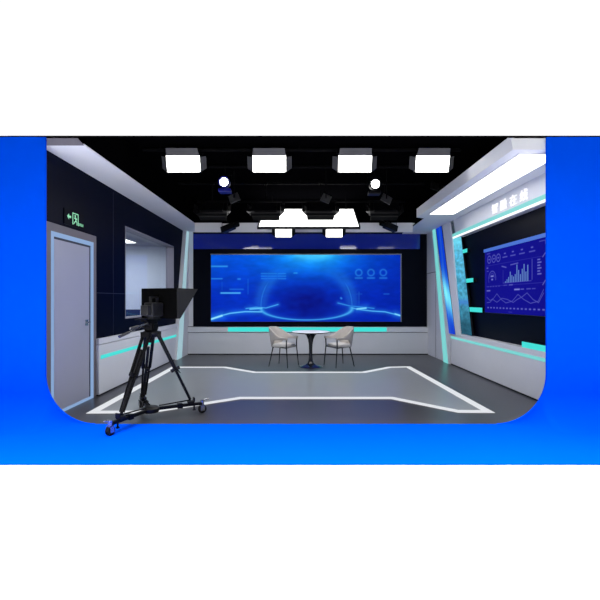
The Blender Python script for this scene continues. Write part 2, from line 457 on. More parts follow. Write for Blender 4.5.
# blue leaning light panel on the pilaster
def paint(name, m, parent, orig, du, dv, nu, nv, fn):
    """pixel grid: orig + u*du + v*dv, colour fn(u,v) in sRGB 0..255"""
    orig = Vector(orig); du = Vector(du); dv = Vector(dv)
    o0 = origin_of(parent)
    vs = [tuple(orig + du * (i / nu) + dv * (j / nv) - o0) for j in range(nv + 1) for i in range(nu + 1)]
    fs = [(j * (nu + 1) + i, j * (nu + 1) + i + 1, (j + 1) * (nu + 1) + i + 1, (j + 1) * (nu + 1) + i) for j in range(nv) for i in range(nu)]
    me = bpy.data.meshes.new(name); me.from_pydata(vs, [], fs); me.materials.append(m)
    a = me.color_attributes.new('picture', 'FLOAT_COLOR', 'POINT')
    cols = []
    for j in range(nv + 1):
        for i in range(nu + 1):
            c = lin([min(255, max(0, k)) for k in fn(i / nu, j / nv)]); cols += [c[0], c[1], c[2], 1.0]
    a.data.foreach_set('color', cols)
    o = bpy.data.objects.new(name, me); C.objects.link(o); o.parent = parent
    return o
def mix(a, b, t):
    t = min(1, max(0, t)); return [a[k] + (b[k] - a[k]) * t for k in range(3)]
def add(c, d, t): return [c[k] + d[k] * t for k in range(3)]
def gs(x, s): return math.exp(-(x / s) ** 2)
def seg(px, py, x0, y0, x1, y1):
    dx, dy = x1 - x0, y1 - y0; l2 = dx * dx + dy * dy
    t = 0 if l2 == 0 else max(0, min(1, ((px - x0) * dx + (py - y0) * dy) / l2))
    return math.hypot(px - x0 - t * dx, py - y0 - t * dy)

t = thing('glowing_panel', (XP, 8.9, .7), 'tall leaning glowing blue light panel left of the recessed data screen', 'glowing panel')
LA = q(449.3, 333.5, XP); LB = q(455.6, 334.6, XP); LC = q(442.2, 225.5, XP); LD = q(435.8, 229, XP)
MB().prism([LA, LB, LC, LD], 'x', XP - .006, XP).build('housing', M['bezel_dark'], t)
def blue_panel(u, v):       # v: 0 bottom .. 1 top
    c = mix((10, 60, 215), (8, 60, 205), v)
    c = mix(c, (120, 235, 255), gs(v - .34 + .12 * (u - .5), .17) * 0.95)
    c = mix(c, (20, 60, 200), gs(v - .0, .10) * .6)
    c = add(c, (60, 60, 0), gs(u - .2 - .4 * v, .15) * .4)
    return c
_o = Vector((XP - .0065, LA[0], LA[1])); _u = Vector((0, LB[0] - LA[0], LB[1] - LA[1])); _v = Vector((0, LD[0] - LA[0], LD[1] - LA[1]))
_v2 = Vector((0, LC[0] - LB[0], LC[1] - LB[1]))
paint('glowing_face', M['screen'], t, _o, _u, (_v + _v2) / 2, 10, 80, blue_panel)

# slanted glass fin at the left end of the recess
t = thing('slanted_fin', (3.36, 8.3, .7), 'slanted teal mottled glowing fin at the left end of the recess', 'glowing panel')
XG = 3.33
GA = q(459.5, 335.2, XG); GB = q(472, 337.5, XG); GC = q(460, 236, XG); GD = q(450.8, 239.5, XG)
GA = (GA[0], .705); GB = (GB[0], .705)
MB().prism([GA, GB, GC, GD], 'x', XG, XG + .05).build('core', M['bezel_dark'], t)
def fin(u, v):
    from mathutils import noise
    c = mix((58, 132, 160), (92, 190, 228), v)
    nse = noise.noise(Vector((u * 4, v * 26, 1.3))) * .5 + noise.noise(Vector((u * 9, v * 60, 4.3))) * .4
    c = [k * (1 + .5 * nse) for k in c]
    c = mix(c, (70, 130, 220), gs(v - .32, .03) * .7)
    c = mix(c, (20, 50, 66), gs(v - .04, .16) * .55)
    c = mix(c, (120, 225, 240), gs(v - 1.0, .12) * .7)
    if u < .12: c = mix(c, (190, 190, 200), .5)
    return c
_o = Vector((XG - .0006, GA[0], GA[1])); _u = Vector((0, GB[0] - GA[0], 0)); _v = Vector((0, GD[0] - GA[0], GD[1] - GA[1])); _v2 = Vector((0, GC[0] - GB[0], GC[1] - GB[1]))
paint('glowing_face', M['screen'], t, _o, _u, (_v + _v2) / 2, 16, 120, fin)

# header above the recess with the sign
t = thing('sign_header', (XR, 6.5, 2.71), 'grey header band above the recess with white glowing Chinese characters', 'sign')
MB().prism([(4.64, 2.71), (8.40, 2.71), (8.60, ZS - .001), (4.64, ZS - .001)], 'x', XR, XN - .011).build('header_panel', M['grey'], t)
MB().prism([(4.64, 2.752), (8.60, 2.752), (8.62, 2.82), (4.64, 2.82)], 'x', XR - .010, XR).build('light_strip', M['teal'], t, label='teal light strip')
MB().prism([(4.64, 2.714), (8.58, 2.714), (8.60, 2.751), (4.64, 2.751)], 'x', XR - .012, XR).build('light_strip', M['white_strip'], t, label='bright white light strip along the lower edge')
chars = ['\u667a', '\u878d', '\u5728', '\u7ebf']
for k, ch in enumerate(chars):
    cu = bpy.data.curves.new('character', 'FONT'); cu.body = ch; cu.size = .20; cu.extrude = .008; cu.offset = 0.002
    ob = bpy.data.objects.new('character', cu); C.objects.link(ob)
    dg = bpy.context.evaluated_depsgraph_get(); dg.update()
    me = bpy.data.meshes.new_from_object(ob.evaluated_get(dg))
    bpy.data.objects.remove(ob)
    o = bpy.data.objects.new('character', me); C.objects.link(o); me.materials.clear(); me.materials.append(M['white_letter'])
    mx = Matrix(((0, 0, -1), (-1, 0, 0), (0, 1, 0)))
    xs = [v.co.x for v in me.vertices]; ys = [v.co.y for v in me.vertices]
    w_, h_ = max(xs) - min(xs), max(ys) - min(ys)
    pos = Vector((XR - .010, 6.84 - k * .2925, 2.855))
    for v in me.vertices:
        p = Vector(((v.co.x - min(xs)) * .20 / w_, (v.co.y - min(ys)) * .17 / h_, v.co.z))
        v.co = mx @ p + pos - t.location
    o.parent = t

# cyan bars in the recess
def bar(y0, y1, z0, z1, label, xa=XN - .07):
    t = thing('light_bar', (XN - .03, (y0 + y1) / 2, z0), label, 'light', 'cyan light bars in the recess')
    MB().box(xa, XN - .0105, y0, y1, z0, z1).build('bar_housing', M['metal_dark'], t)
    MB().box(xa - .006, xa, y0, y1, z0, z1).build('lit_face', M['cyan'], t)
XBv = XN - .075
def barp(x0, y0, x1, y1, label):
    a = q(x0, y0, XBv); b_ = q(x0, y1, XBv); c_ = q(x1, y0, XBv)
    bar(c_[0], a[0], b_[1], a[1], label)
barp(462.5, 249.8, 467, 253.4, 'shortest cyan light bar, highest in the recess')
barp(465.5, 278.9, 473, 282.8, 'cyan light bar halfway up the recess beside the slanted fin')
barp(469, 307.2, 482, 311.6, 'cyan light bar level with the bottom of the data screen')
t = thing('light_bar', (XR + .03, 5.6, .70), 'longest cyan light bar, lying on the right console under the data screen', 'light', 'cyan light bars in the recess')
MB().box(XR + .012, XR + .10, 4.7, 5.94, .701, .785).build('bar_housing', M['metal_dark'], t)
MB().box(XR + .004, XR + .012, 4.7, 5.94, .701, .785).build('lit_face', M['cyan'], t)

# ------------------------------------------------------------------ data screen in the recess
t = thing('data_screen', (XN - .03, 6.3, 1.16), 'dark blue wall screen showing gauges, bar chart and line graph', 'screen')
XS = XN - .05
SY0, SY1, SZ0, SZ1 = 5.40, 7.30, 1.165, 2.285
MB().box(XS, XN - .0105, SY0, SY1, SZ0, SZ1).bevel(.004).build('housing', M['bezel_dark'], t)
MB().box(XS - .014, XS + .02, SY0 - .01, SY1 + .01, SZ1 - .02, SZ1 + .035).build('top_rail', emit('blue_rail', (64, 112, 214), .9), t, label='light blue rail along the top')
def dash(u, v):
    # picture measured in the units of a 190 x 112 grid, y downwards
    x = u * 190; y = (1 - v) * 112
    c = [12, 10, 140]
    c = mix(c, (9, 8, 118), abs(u - .5) * .5)
    I = 0.0
    def L(x0, y0, x1, y1, w, a):
        nonlocal I
        dd = seg(x, y, x0, y0, x1, y1)
        if dd < w * 2.5: I = max(I, a * gs(dd, w))
    def ring(cx, cy, rr, w, a, a0=-9, a1=9):
        nonlocal I
        an = math.atan2(-(y - cy), x - cx)
        if a0 <= an <= a1:
            dd = abs(math.hypot(x - cx, y - cy) - rr)
            if dd < w * 2.5: I = max(I, a * gs(dd, w))
    # top row gauges
    for k, cx in enumerate((17, 34, 50)): ring(cx, 15, 6.5, 1.0, .65); L(cx - 2, 15, cx + 2, 15, 1.2, .7)
    for cx in (72, 97, 123, 150): L(cx - 7, 16, cx + 7, 16, 1.1, .6); L(cx - 2, 10, cx + 2, 10, 1.2, .7)
    L(8, 4, 20, 4, 1, .5)
    # frames
    L(5, 26, 178, 26, .5, .25); L(5, 64, 178, 64, .5, .3)
    L(168, 4, 182, 4, .8, .5); L(182, 4, 182, 9, .8, .5); L(176, 27, 182, 22, 1, .7); L(176, 67, 182, 61, 1, .7)
    L(5, 26, 5, 96, .5, .25)
    # half gauge
    ring(28, 50, 13, 1.0, .55, -.3, 3.2); ring(28, 50, 9, .9, .4, 0, 3.2); L(24, 46, 32, 46, 1.6, 1); L(26, 52, 30, 52, 1.6, .9); ring(28, 50, 14, .9, .4, -9, -2.6)
    for k in range(5): L(10 + k * 10, 64.5, 15 + k * 10, 64.5, 1.0, .45)
    L(8, 30, 12, 30, 1.3, .7); L(8, 36, 14, 36, .9, .5)
    # bar chart
    L(62, 31, 76, 34, 1.1, .7); L(90, 31, 112, 30, .9, .7); L(66, 38, 66, 60, .6, .4); L(150, 28, 150, 58, .9, .6); L(66, 60, 148, 60, .6, .5)
    hs = (3, 6, 9, 18, 12, 9, 13, 28, 19, 12, 20, 27, 15, 25)
    for k, hh in enumerate(hs):
        bx = 74 + k * 5
        if abs(x - bx) < 1.1 and 60 - hh < y < 60: c = mix(c, (120, 165, 215), .8)
    for k in range(6): L(164, 30 + k * 4.2, 164 + (8 if k % 2 else 5), 30 + k * 4.2, 1.1, .8)
    L(68, 64, 78, 64, .9, .5); L(86, 64, 96, 64, 1, .7)
    # line graph
    L(8, 72, 20, 72, 1.3, .8); L(102, 72, 116, 72, 1.4, 1); L(120, 72, 128, 72, .9, .7); L(136, 72, 146, 72, .9, .6); L(150, 72, 158, 72, .9, .5)
    A = [(8, 84), (20, 90), (33, 86), (45, 78), (60, 88), (75, 94), (95, 91), (112, 80), (128, 88), (146, 94), (165, 91), (178, 74)]
    B = [(8, 94), (20, 93), (30, 88), (45, 93), (62, 86), (80, 88), (98, 93), (110, 88), (124, 84), (137, 78), (152, 88), (166, 93), (178, 79)]
    for P in (A, B):
        for p, p2 in zip(P, P[1:]): L(p[0], p[1], p2[0], p2[1], .65, .6)
    for k in range(16): L(11 + k * 11, 103, 14.5 + k * 11, 103, 1.3, .75)
    L(84, 109, 94, 109, .7, .35)
    return mix(c, (180, 190, 240), I * .72)
paint('display', M['screen'], t, (XS - .0012, SY1 - .012, SZ0 + .012), (0, -(SY1 - SY0 - .024), 0), (0, 0, SZ1 - SZ0 - .034), 380, 224, dash)

# ------------------------------------------------------------------ video wall on the back wall
k = (YB - .06) / F
VX0, VX1 = (211 - 300) * k, (400.5 - 300) * k
VZ0, VZ1 = H - (321.6 - 300) * k, H - (254.8 - 300) * k
t = thing('video_wall', ((VX0 + VX1) / 2, YB - .03, VZ0), 'large wide video screen showing a glowing blue globe on the back wall', 'screen')
MB().box(VX0 - .01, VX1 + .01, YB - .055, YB - .001, VZ0 - .01, VZ1 + .01).build('housing', M['bezel_dark'], t)
b = MB(); b.box(VX0 - .012, VX1 + .03, YB - .065, YB - .05, VZ1, VZ1 + .028); b.box(VX1, VX1 + .03, YB - .065, YB - .05, VZ0 - .01, VZ1)
b.build('bezel', M['bezel'], t)
from mathutils import noise
def globe(u, v):
    x = 211 + u * 189.5; y = 321.6 - v * 66.8
    # overall blue
    c = mix((2, 92, 218), (0, 40, 180), (y - 255) / 42)
    c = mix(c, (0, 34, 168), max(0, (x - 330) / 90))
    c = mix(c, (2, 62, 214), gs(x - 235, 24) * .35)
    c = mix(c, (20, 180, 255), gs(math.hypot((x - 312) / 2.4, y - 254), 13) * 1.0)
    c = mix(c, (110, 252, 255), min(1, 1.5 * gs(math.hypot((x - 312) / 2.8, y - 254), 7)))
    c = mix(c, (6, 120, 246), gs(math.hypot((x - 306) / 3.2, y - 262), 14) * .55)
    nz = noise.noise(Vector((x * .06, y * .16, 0))) + .5 * noise.noise(Vector((x * .16, y * .4, 3)))
    c = [q_ * (1 + .11 * nz) for q_ in c]
    # dark land inside the globe
    dk = gs(math.hypot((x - 308) / 1.5, (y - 304)), 17)
    c = mix(c, (3, 14, 122), dk * (.85 + .4 * noise.noise(Vector((x * .12, y * .2, 7)))))
    I = 0.0
    # globe outline: dome
    ex, ey = (x - 306.5) / 45.5, (y - 306) / 44.0
    d = abs(math.hypot(ex, ey) - 1) * 45
    if y < 309:
        I = max(I, .40 * gs(d, 1.0) * max(0, min(1, (y - 272) / 16)))
        I = max(I, .22 * gs(d - 2, 5) * max(0, min(1, (y - 262) / 20)))
    # lower rim
    ex, ey = (x - 306.5) / 45.5, (y - 308.5) / 11.5
    d = abs(math.hypot(ex, ey) - 1) * 11.5
    if y > 307: I = max(I, .52 * gs(d, .7) + .16 * gs(d, 2.5))
    # side swooshes
    def swoosh(P, w, a):
        nonlocal I
        for p, p2 in zip(P, P[1:]):
            d = seg(x, y, p[0], p[1], p2[0], p2[1])
            if d < 9: I = max(I, a * gs(d, w), a * .35 * gs(d, w * 3))
    swoosh([(209, 319.5), (218, 316.5), (230, 313.3), (245, 311.6), (262, 311.8)], 1.0, .8)
    swoosh([(211, 319.2), (222, 315.6)], 1.5, 1.0)
    swoosh([(246, 308.6), (256, 307.2), (266, 308), (278, 304.5)], .8, .7)
    swoosh([(352, 308), (360, 309.6), (372, 311), (385, 311.8), (402, 316)], .9, .75)
    swoosh([(338, 303), (350, 306), (362, 307), (374, 308.4)], .8, .6)
    swoosh([(357, 309), (366, 308)], 1.4, .9); swoosh([(395, 314), (402, 316)], 1.3, .9)
    swoosh([(250, 309), (262, 308.2)], 1.3, .8)
    def L(x0, y0, x1, y1, w, a):
        nonlocal I
        d = seg(x, y, x0, y0, x1, y1)
        if d < w * 3: I = max(I, a * gs(d, w))
    L(211, 266.3, 227, 266.3, .9, .55); L(211, 278.7, 222, 278.7, .7, .45); L(221, 293, 240, 293, .9, .75); L(230, 289.3, 243, 289.3, .8, .3)
    L(238, 279, 240, 279, .8, .5); L(248, 279, 248, 294, .4, .25); L(222, 282, 222, 290, .4, .15)
    for r_ in range(3):
        for (a0, a1) in ((261.5, 267), (268, 276.5), (278, 285.5)): L(a0, 273.6 + r_ * 2.5, a1, 273.6 + r_ * 2.5, .75, .36)
    L(294, 273, 297, 273, .7, .5)
    for cx in (358.8, 371, 383.3):
        d = abs(math.hypot(x - cx, y - 272.6) - 3.1)
        if d < 3: I = max(I, .36 * gs(d, .8))
        L(cx - 3.2, 278, cx + 3.2, 278, .9, .38)
    L(359, 292, 359, 306, .4, .3); L(355, 294, 362, 294, .4, .25); L(384, 294, 389, 294, .6, .3); L(341, 298, 341.5, 298.5, 1.0, .6)
    c = mix(c, (70, 190, 255), min(1, I * 1.15))
    c = mix(c, (210, 250, 255), max(0, I - .62) * 1.7)
    return c
paint('display', M['screen'], t, (VX0, YB - .0562, VZ0), (VX1 - VX0, 0, 0), (0, 0, VZ1 - VZ0), 568, 200, globe)
# glossy blue band above
k2 = (YB - .02) / F
t0 = MB().box(-2.76, (416.5 - 300) * k2 + .09, YB - .02, YB - .001, H + 51 * k2, ZS - .001)
struct(t0, 'trim_5', M['blue_glass'])

# ------------------------------------------------------------------ lamps on the grid
def studio_light(label, w=.48, h=.26, rod=.16, tilt=18, lamp=None, group=None, flapmat=None, bodymat=None):
    """head faces -y; origin at the centre of the lit face"""
    t = thing('studio_light', (0, 0, 0), label, 'studio light', group)
    T = Matrix.Rotation(R(tilt), 4, 'X')           # tips the face downwards
    bodymat = bodymat or M['grid_black']
    MB().box(-w / 2 - .012, w / 2 + .012, .008, .085, -h / 2 - .012, h / 2 + .012).bevel(.006).box(-w / 2 + .05, w / 2 - .05, .085, .13, -h / 2 + .03, h / 2 - .03).xf(T).build('housing', bodymat, t)
    MB().box(-w / 2, w / 2, 0, .008, -h / 2, h / 2).xf(T).build('diffuser', lamp or M['lamp'], t)
    fl_ = flapmat or M['flap']
    Lf = .46 * h
    def flap(hinge, ang, pts, axis):
        pass
    # top flap, opened forwards and up
    b = MB(); b.prism([(-w / 2, 0), (w / 2, 0), (w / 2 - .015, Lf), (-w / 2 + .015, Lf)], 'y', -.004, 0)
    b.xf(T @ Matrix.Translation((0, -.002, h / 2 + .004)) @ Matrix.Rotation(R(20), 4, 'X')).build('barn_door', fl_, t)
    b = MB(); b.prism([(-w / 2, 0), (w / 2, 0), (w / 2 - .015, -Lf), (-w / 2 + .015, -Lf)], 'y', -.004, 0)
    b.xf(T @ Matrix.Translation((0, -.002, -h / 2 - .004)) @ Matrix.Rotation(R(-84), 4, 'X')).build('barn_door', M['metal_black'], t)
    for s in (-1, 1):
        b = MB(); b.prism([(0, -h / 2 + .0), (0, h / 2 - .02), (s * Lf * .95, h / 2 + .0), (s * Lf * .95, -h / 2 + .05)], 'y', -.004, 0)
        b.xf(T @ Matrix.Translation((s * (w / 2 + .006), -.002, 0)) @ Matrix.Rotation(R(s * 38), 4, 'Z')).build('barn_door', fl_, t)
    # yoke and hanger, upright
    yk = h / 2 + .06
    MB().tube([(-w / 2 - .03, .05, 0), (-w / 2 - .03, .05, yk), (w / 2 + .03, .05, yk), (w / 2 + .03, .05, 0)], .008, 8).build('yoke', M['grid_black'], t)
    MB().tube([(0, .05, yk), (0, .05, rod)], .012, 10).box(-.03, .03, .02, .08, rod - .03, rod).build('hanger', M['grid_black'], t)
    return t
# pipes of the lighting grid
def pipe(Y, z, x0, x1, label):
    t = thing('lighting_pipe', (0, Y, z), label, 'pipe', 'black lighting pipes')
    MB().tube([(x0, Y, z), (x1, Y, z)], .022, 12).build('tube', M['grid_black'], t, smooth=True)
    for x in (x0 + .25, 0.0, x1 - .25): MB().tube([(x, Y, z), (x, Y, ZC - .002)], .008, 8).build('hanger', M['grid_black'], t)
pipe(5.86, 3.60, -2.3, 2.35, 'black ceiling pipe carrying the front row of four lamps')
pipe(6.61, 3.60, -2.3, 2.35, 'black ceiling pipe carrying the two round spotlights')
pipe(7.55, 3.60, -2.3, 2.35, 'black ceiling pipe carrying the lamps turned towards the table')
pipe(8.95, 3.60, -2.3, 2.35, 'black ceiling pipe carrying the two small lamps near the video wall')

def at(px, py, Y): return Vector(((px - 300) / F * Y, Y, H - (py - 300) / F * Y))
G1 = 'front row of bright panel lamps'
Yl = 5.80
cs = [(183.3, 'lit rectangular panel lamp at the left end of the front ceiling row'),
      (269.3, 'lit rectangular panel lamp second from the left in the front ceiling row'),
      (355, 'lit rectangular panel lamp third from the left in the front ceiling row'),
      (432.5, 'lit rectangular panel lamp at the right end of the front row by the trough light')]
L0 = None
for px, lb in cs:
    p = at(px, 163.8, Yl)
    if L0 is None:
        L0 = studio_light(lb, w=.478, h=.222, rod=3.577 - p.z, tilt=16, group=G1); L0.location = p
    else: copy_tree(L0, p, 0, lb)
G2 = 'small lamps in front of the video wall'
S0 = None
for px, lb in ((283.5, 'small lit panel lamp hanging left of centre in front of the grey back soffit'), (334.2, 'small lit panel lamp hanging right of centre in front of the grey back soffit')):
    p = at(px, 232, 8.9)
    if S0 is None:
        S0 = studio_light(lb, w=.36, h=.215, rod=3.577 - p.z, tilt=12, lamp=M['lamp_small'], group=G2, flapmat=M['metal_black']); S0.location = p
    else: copy_tree(S0, p, 0, lb)
# lamps seen from behind, aimed at the table
G3 = 'lamps seen from behind, aimed at the table'
B0 = None
for px, py, lb in ((266, 211, 'black lamp seen from behind against the left part of the bright ceiling panel'),
                   (320.5, 210.5, 'black lamp seen from behind against the middle of the bright ceiling panel'),
                   (384, 211, 'black lamp seen from behind, right of the bright ceiling panel'),
                   (213, 211, 'black lamp seen from behind, left of the bright ceiling panel')):
    p = at(px, py, 7.5)
    if B0 is None:
        B0 = studio_light(lb, w=.52, h=.24, rod=3.577 - p.z, tilt=28, lamp=M['lamp_small'], group=G3, flapmat=M['metal_dark']); B0.location = p; B0.rotation_euler.z = math.pi
    else: copy_tree(B0, p, math.pi, lb)

# tilted bright ceiling panel
t = thing('ceiling_light_panel', (0.2, 8.5, 2.9), 'big bright tilted light panel near the back of the black ceiling', 'light')
pa, pb = at(259, 226.5, 8.15), at(358.5, 226.5, 8.15); pc, pd = at(353, 209.6, 9.05), at(265, 209.6, 9.05)
pc.z = pd.z = min(pc.z, 3.45)
def slab(b, p, off0, off1):
    nrm = (p[1] - p[0]).cross(p[3] - p[0]).normalized()
    vs = [v + nrm * off0 for v in p] + [v + nrm * off1 for v in p]
    b._add(vs, [(0, 1, 2, 3), (7, 6, 5, 4), (0, 4, 5, 1), (1, 5, 6, 2), (2, 6, 7, 3), (3, 7, 4, 0)])
    return b
slab(MB(), [pa, pb, pc, pd], .0, .01).build('diffuser', M['panel'], t)
up = (pd - pa).normalized(); rt = Vector((1, 0, 0))
slab(MB(), [pa - rt * .04 - up * .0, pb + rt * .04 - up * .0, pc + rt * .04 + up * .12, pd - rt * .04 + up * .12], -.06, -.002).build('housing', M['metal_dark'], t)
for x in (-.6, 1.0): MB().tube([(x, 8.7, 3.22), (x, 8.7, ZC - .002)], .01, 8).build('hanger', M['grid_black'], t)

# round spots
def spot(px, py, Y, label, body):
    p = at(px, py, Y)
    t = thing('spotlight', p, label, 'spotlight', 'round spotlights')
    T = Matrix.Translation(p) @ Matrix.Rotation(R(90 + 8), 4, 'X')
    MB().lathe([(.03, -.20), (.075, -.19), (.085, -.12), (.085, .0), (.092, .0), (.092, .012), (.070, .012), (.068, .004)], n=28).xf(T).build('body', body, t, smooth=True)
    MB().lathe([(.001, .004), (.067, .004), (.064, .010), (.04, .018), (.001, .020)], n=28).xf(T).build('lens', M['spot'], t, smooth=True)
    MB().tube([p + Vector((-.11, .09, -.02)), p + Vector((-.11, .09, .14)), p + Vector((.11, .09, .14)), p + Vector((.11, .09, -.02))], .008, 8).build('yoke', M['grid_black'], t)
    MB().tube([p + Vector((0, .09, .14)), (p.x, p.y + .09, 3.577)], .012, 8).build('hanger', M['grid_black'], t)
    MB().box(p.x - .10, p.x + .10, p.y + .02, p.y + .18, p.z - .15, p.z - .09).bevel(.01).build('control_box', body, t)
spot(224, 182, 6.52, 'round lit spotlight with a blue body, left of centre', M['blue_body'])
spot(375.3, 184, 6.52, 'round lit spotlight with a black body, right of centre', M['metal_black'])

# two dark projectors hanging before the back soffit
def cam_fix(px, py, Y, label, sgn, m):
    p = at(px, py, Y)
    t = thing('profile_spotlight', p, label, 'spotlight', 'unlit profile spotlights')
    T = Matrix.Translation(p) @ Matrix.Rotation(R(sgn * 62), 4, 'Z') @ Matrix.Rotation(R(-14), 4, 'X')
    MB().box(-.075, .075, -.20, .13, -.07, .07).bevel(.018).xf(T).build('body', m, t)
    MB().lathe([(.05, 0), (.055, 0), (.062, .12), (.058, .12)], n=24).xf(T @ Matrix.Translation((0, -.19, 0)) @ Matrix.Rotation(R(90), 4, 'X')).build('lens_tube', M['metal_black'], t, smooth=True)
    MB().tube([p + Vector((-.11, 0, 0)), p + Vector((-.11, 0, .12)), p + Vector((.11, 0, .12)), p + Vector((.11, 0, 0))], .008, 8).build('yoke', M['grid_black'], t)
    MB().tube([p + Vector((0, 0, .12)), (p.x, p.y, 3.577)], .012, 8).build('hanger', M['grid_black'], t)
cam_fix(391.5, 227.5, 8.95, 'dark grey unlit spotlight hanging right, before the back soffit', -1, M['metal_dark'])
cam_fix(227, 228.5, 8.95, 'black unlit spotlight hanging left, before the back soffit', 1, M['metal_black'])
# lamp barn doors, built as separate hung plates
def plate(px, py, Y, w, h, yaw, roll, label):
    p = at(px, py, Y)
    t = thing('barndoor_plate', p, label, 'barndoor', 'grey reflector plates under the ceiling')
    T = Matrix.Translation(p) @ Matrix.Rotation(R(yaw), 4, 'Z') @ Matrix.Rotation(R(roll), 4, 'Y') @ Matrix.Rotation(R(-35), 4, 'X')
    MB().box(-w / 2, w / 2, -.006, .006, -h / 2, h / 2).bevel(.003).xf(T).build('plate', M['flap'] if px < 420 else M['metal_dark'], t)
    MB().tube([p, (p.x, p.y, ZC - .002)], .008, 8).build('hanger', M['grid_black'], t)
plate(234, 198, 6.95, .185, .22, 0, -24, 'small grey plate hanging under the ceiling left of centre')
plate(326, 198.5, 6.95, .165, .2, 0, 24, 'small grey plate hanging directly above the middle black lamp')
plate(386.5, 199, 6.95, .185, .2, 0, 30, 'small grey plate hanging right of centre below the black-bodied round spotlight')
plate(440, 188, 7.0, .34, .2, 0, 18, 'dark plate hanging under the ceiling beside the right soffit edge')

# ------------------------------------------------------------------ table
TX, TY = .225, 8.40
t = thing('round_table', (TX, TY, 0), 'round pedestal table with a pale stone top between the two armchairs', 'table')
MB().lathe([(.001, .715), (.34, .715), (.385, .722), (.398, .732), (.398, .738), (.36, .742), (.001, .742)], TX, TY, 56).build('tabletop', M['marble'], t, smooth=True)
MB().lathe([(.001, .700), (.30, .703), (.384, .718), (.401, .728), (.401, .734), (.396, .735), (.001, .715)], TX, TY, 56).build('edge_band', M['pedestal'], t, smooth=True, label='dark underside and rim')
MB().lathe([(.245, 0), (.245, .008), (.20, .018), (.12, .04), (.07, .075), (.045, .13), (.036, .22), (.034, .34), (.040, .46), (.058, .57), (.095, .66), (.16, .70), (.16, .704)], TX, TY, 48).build('pedestal', M['pedestal'], t, smooth=True)

# ------------------------------------------------------------------ armchairs (front of the chair faces +x)
def armchair(label):
    t = thing('armchair', (0, 0, 0), label, 'chair', 'grey armchairs at the round table')
    # seat pad
    b = MB()
    pts = []
    for k in range(28):
        a = 2 * math.pi * k / 28; cx, sy = math.cos(a), math.sin(a)
        pts.append(((.205) * math.copysign(abs(cx) ** .5, cx) + .0, .212 * math.copysign(abs(sy) ** .5, sy)))
    rings = [(.92, .405), (1.0, .42), (1.02, .445), (1.0, .468), (.90, .478), (.5, .482)]
    prev = None
    for s, z in rings:
        rg = [b.bm.verts.new((.02 + (p[0] - .02) * s, p[1] * s, z)) for p in pts]
        if prev:
            for i in range(28): b.bm.faces.new((prev[i], prev[(i + 1) % 28], rg[(i + 1) % 28], rg[i]))
        else: b.bm.faces.new(rg[::-1])
        prev = rg
    b.bm.faces.new(prev)
    b.build('seat', M['cushion'], t, smooth=True)
    # wrap-around shell: back and arms
    b = MB(); N = 40; th = .032
    rows_o, rows_i = [], []
    def plan(s, off):
        # s -1..1 : from one arm tip round the back to the other
        a = s * 1.0
        # straight arms then a rounded back
        L1 = .235; Rr = .235
        arc = math.pi / 2 * Rr * 1.0
        tot = L1 + arc; u = abs(a) * tot
        if u < arc:
            an = u / Rr
            x = -.02 - (Rr + off) * math.cos(an); y = (Rr + off) * math.sin(an)
        else:
            x = -.02 + (u - arc); y = Rr + off
        return x, math.copysign(y, a)
    def sm(x): x = max(0, min(1, x)); return x * x * (3 - 2 * x)
    for i in range(N + 1):
        s = -1 + 2 * i / N; a = abs(s)
        top = .83 - .02 * a - .19 * sm((a - .22) / .55)
        bot = .40 + .17 * sm((a - .22) / .35)
        flare = .03 * (1 - sm((a - .2) / .6))
        col_o, col_i = [], []
        for j in range(7):
            f = j / 6; z = bot + (top - bot) * f
            lean = flare * 2.2 * max(0, (z - .40) / .43)
            for off, col in ((th / 2, col_o), (-th / 2, col_i)):
                taper = .6 if j in (0, 6) else 1
                x, y = plan(s, off * taper)
                col.append(b.bm.verts.new((x - lean, y * (1 + .04 * f), z)))
        rows_o.append(col_o); rows_i.append(col_i)
    for i in range(N):
        for j in range(6):
            b.bm.faces.new((rows_o[i][j], rows_o[i + 1][j], rows_o[i + 1][j + 1], rows_o[i][j + 1]))
            b.bm.faces.new((rows_i[i][j + 1], rows_i[i + 1][j + 1], rows_i[i + 1][j], rows_i[i][j]))
        b.bm.faces.new((rows_o[i][6], rows_o[i + 1][6], rows_i[i + 1][6], rows_i[i][6]))
        b.bm.faces.new((rows_o[i][0], rows_i[i][0], rows_i[i + 1][0], rows_o[i + 1][0]))
    for i in (0, N):
        for j in range(6):
            b.bm.faces.new((rows_o[i][j], rows_o[i][j + 1], rows_i[i][j + 1], rows_i[i][j]))
    b.build('backrest', M['chair'], t, smooth=True, label='curved grey shell forming back and arms')
    for s in (-1, 1):
        MB().tube([(.19, s * .236, .585), (.185, s * .232, .43), (.225, s * .25, .0)], [.013, .014, .009], 10).build('leg', M['chair_leg'], t, smooth=True)
        MB().tube([(-.17, s * .15, .43), (-.24, s * .22, .0)], [.014, .009], 10).build('leg', M['chair_leg'], t, smooth=True)
    MB().tube([(-.17, -.15, .408), (.185, -.232, .408), (.185, .232, .408), (-.17, .15, .408), (-.17, -.15, .408)], .011, 8).build('seat_frame', M['chair_leg'], t)
    return t
A = armchair('grey upholstered armchair on the left of the round table')
A.location = (-.345, 8.52, 0); A.rotation_euler.z = R(-26)
copy_tree(A, (.83, 8.52, 0), R(180 + 26), 'grey upholstered armchair on the right of the round table')

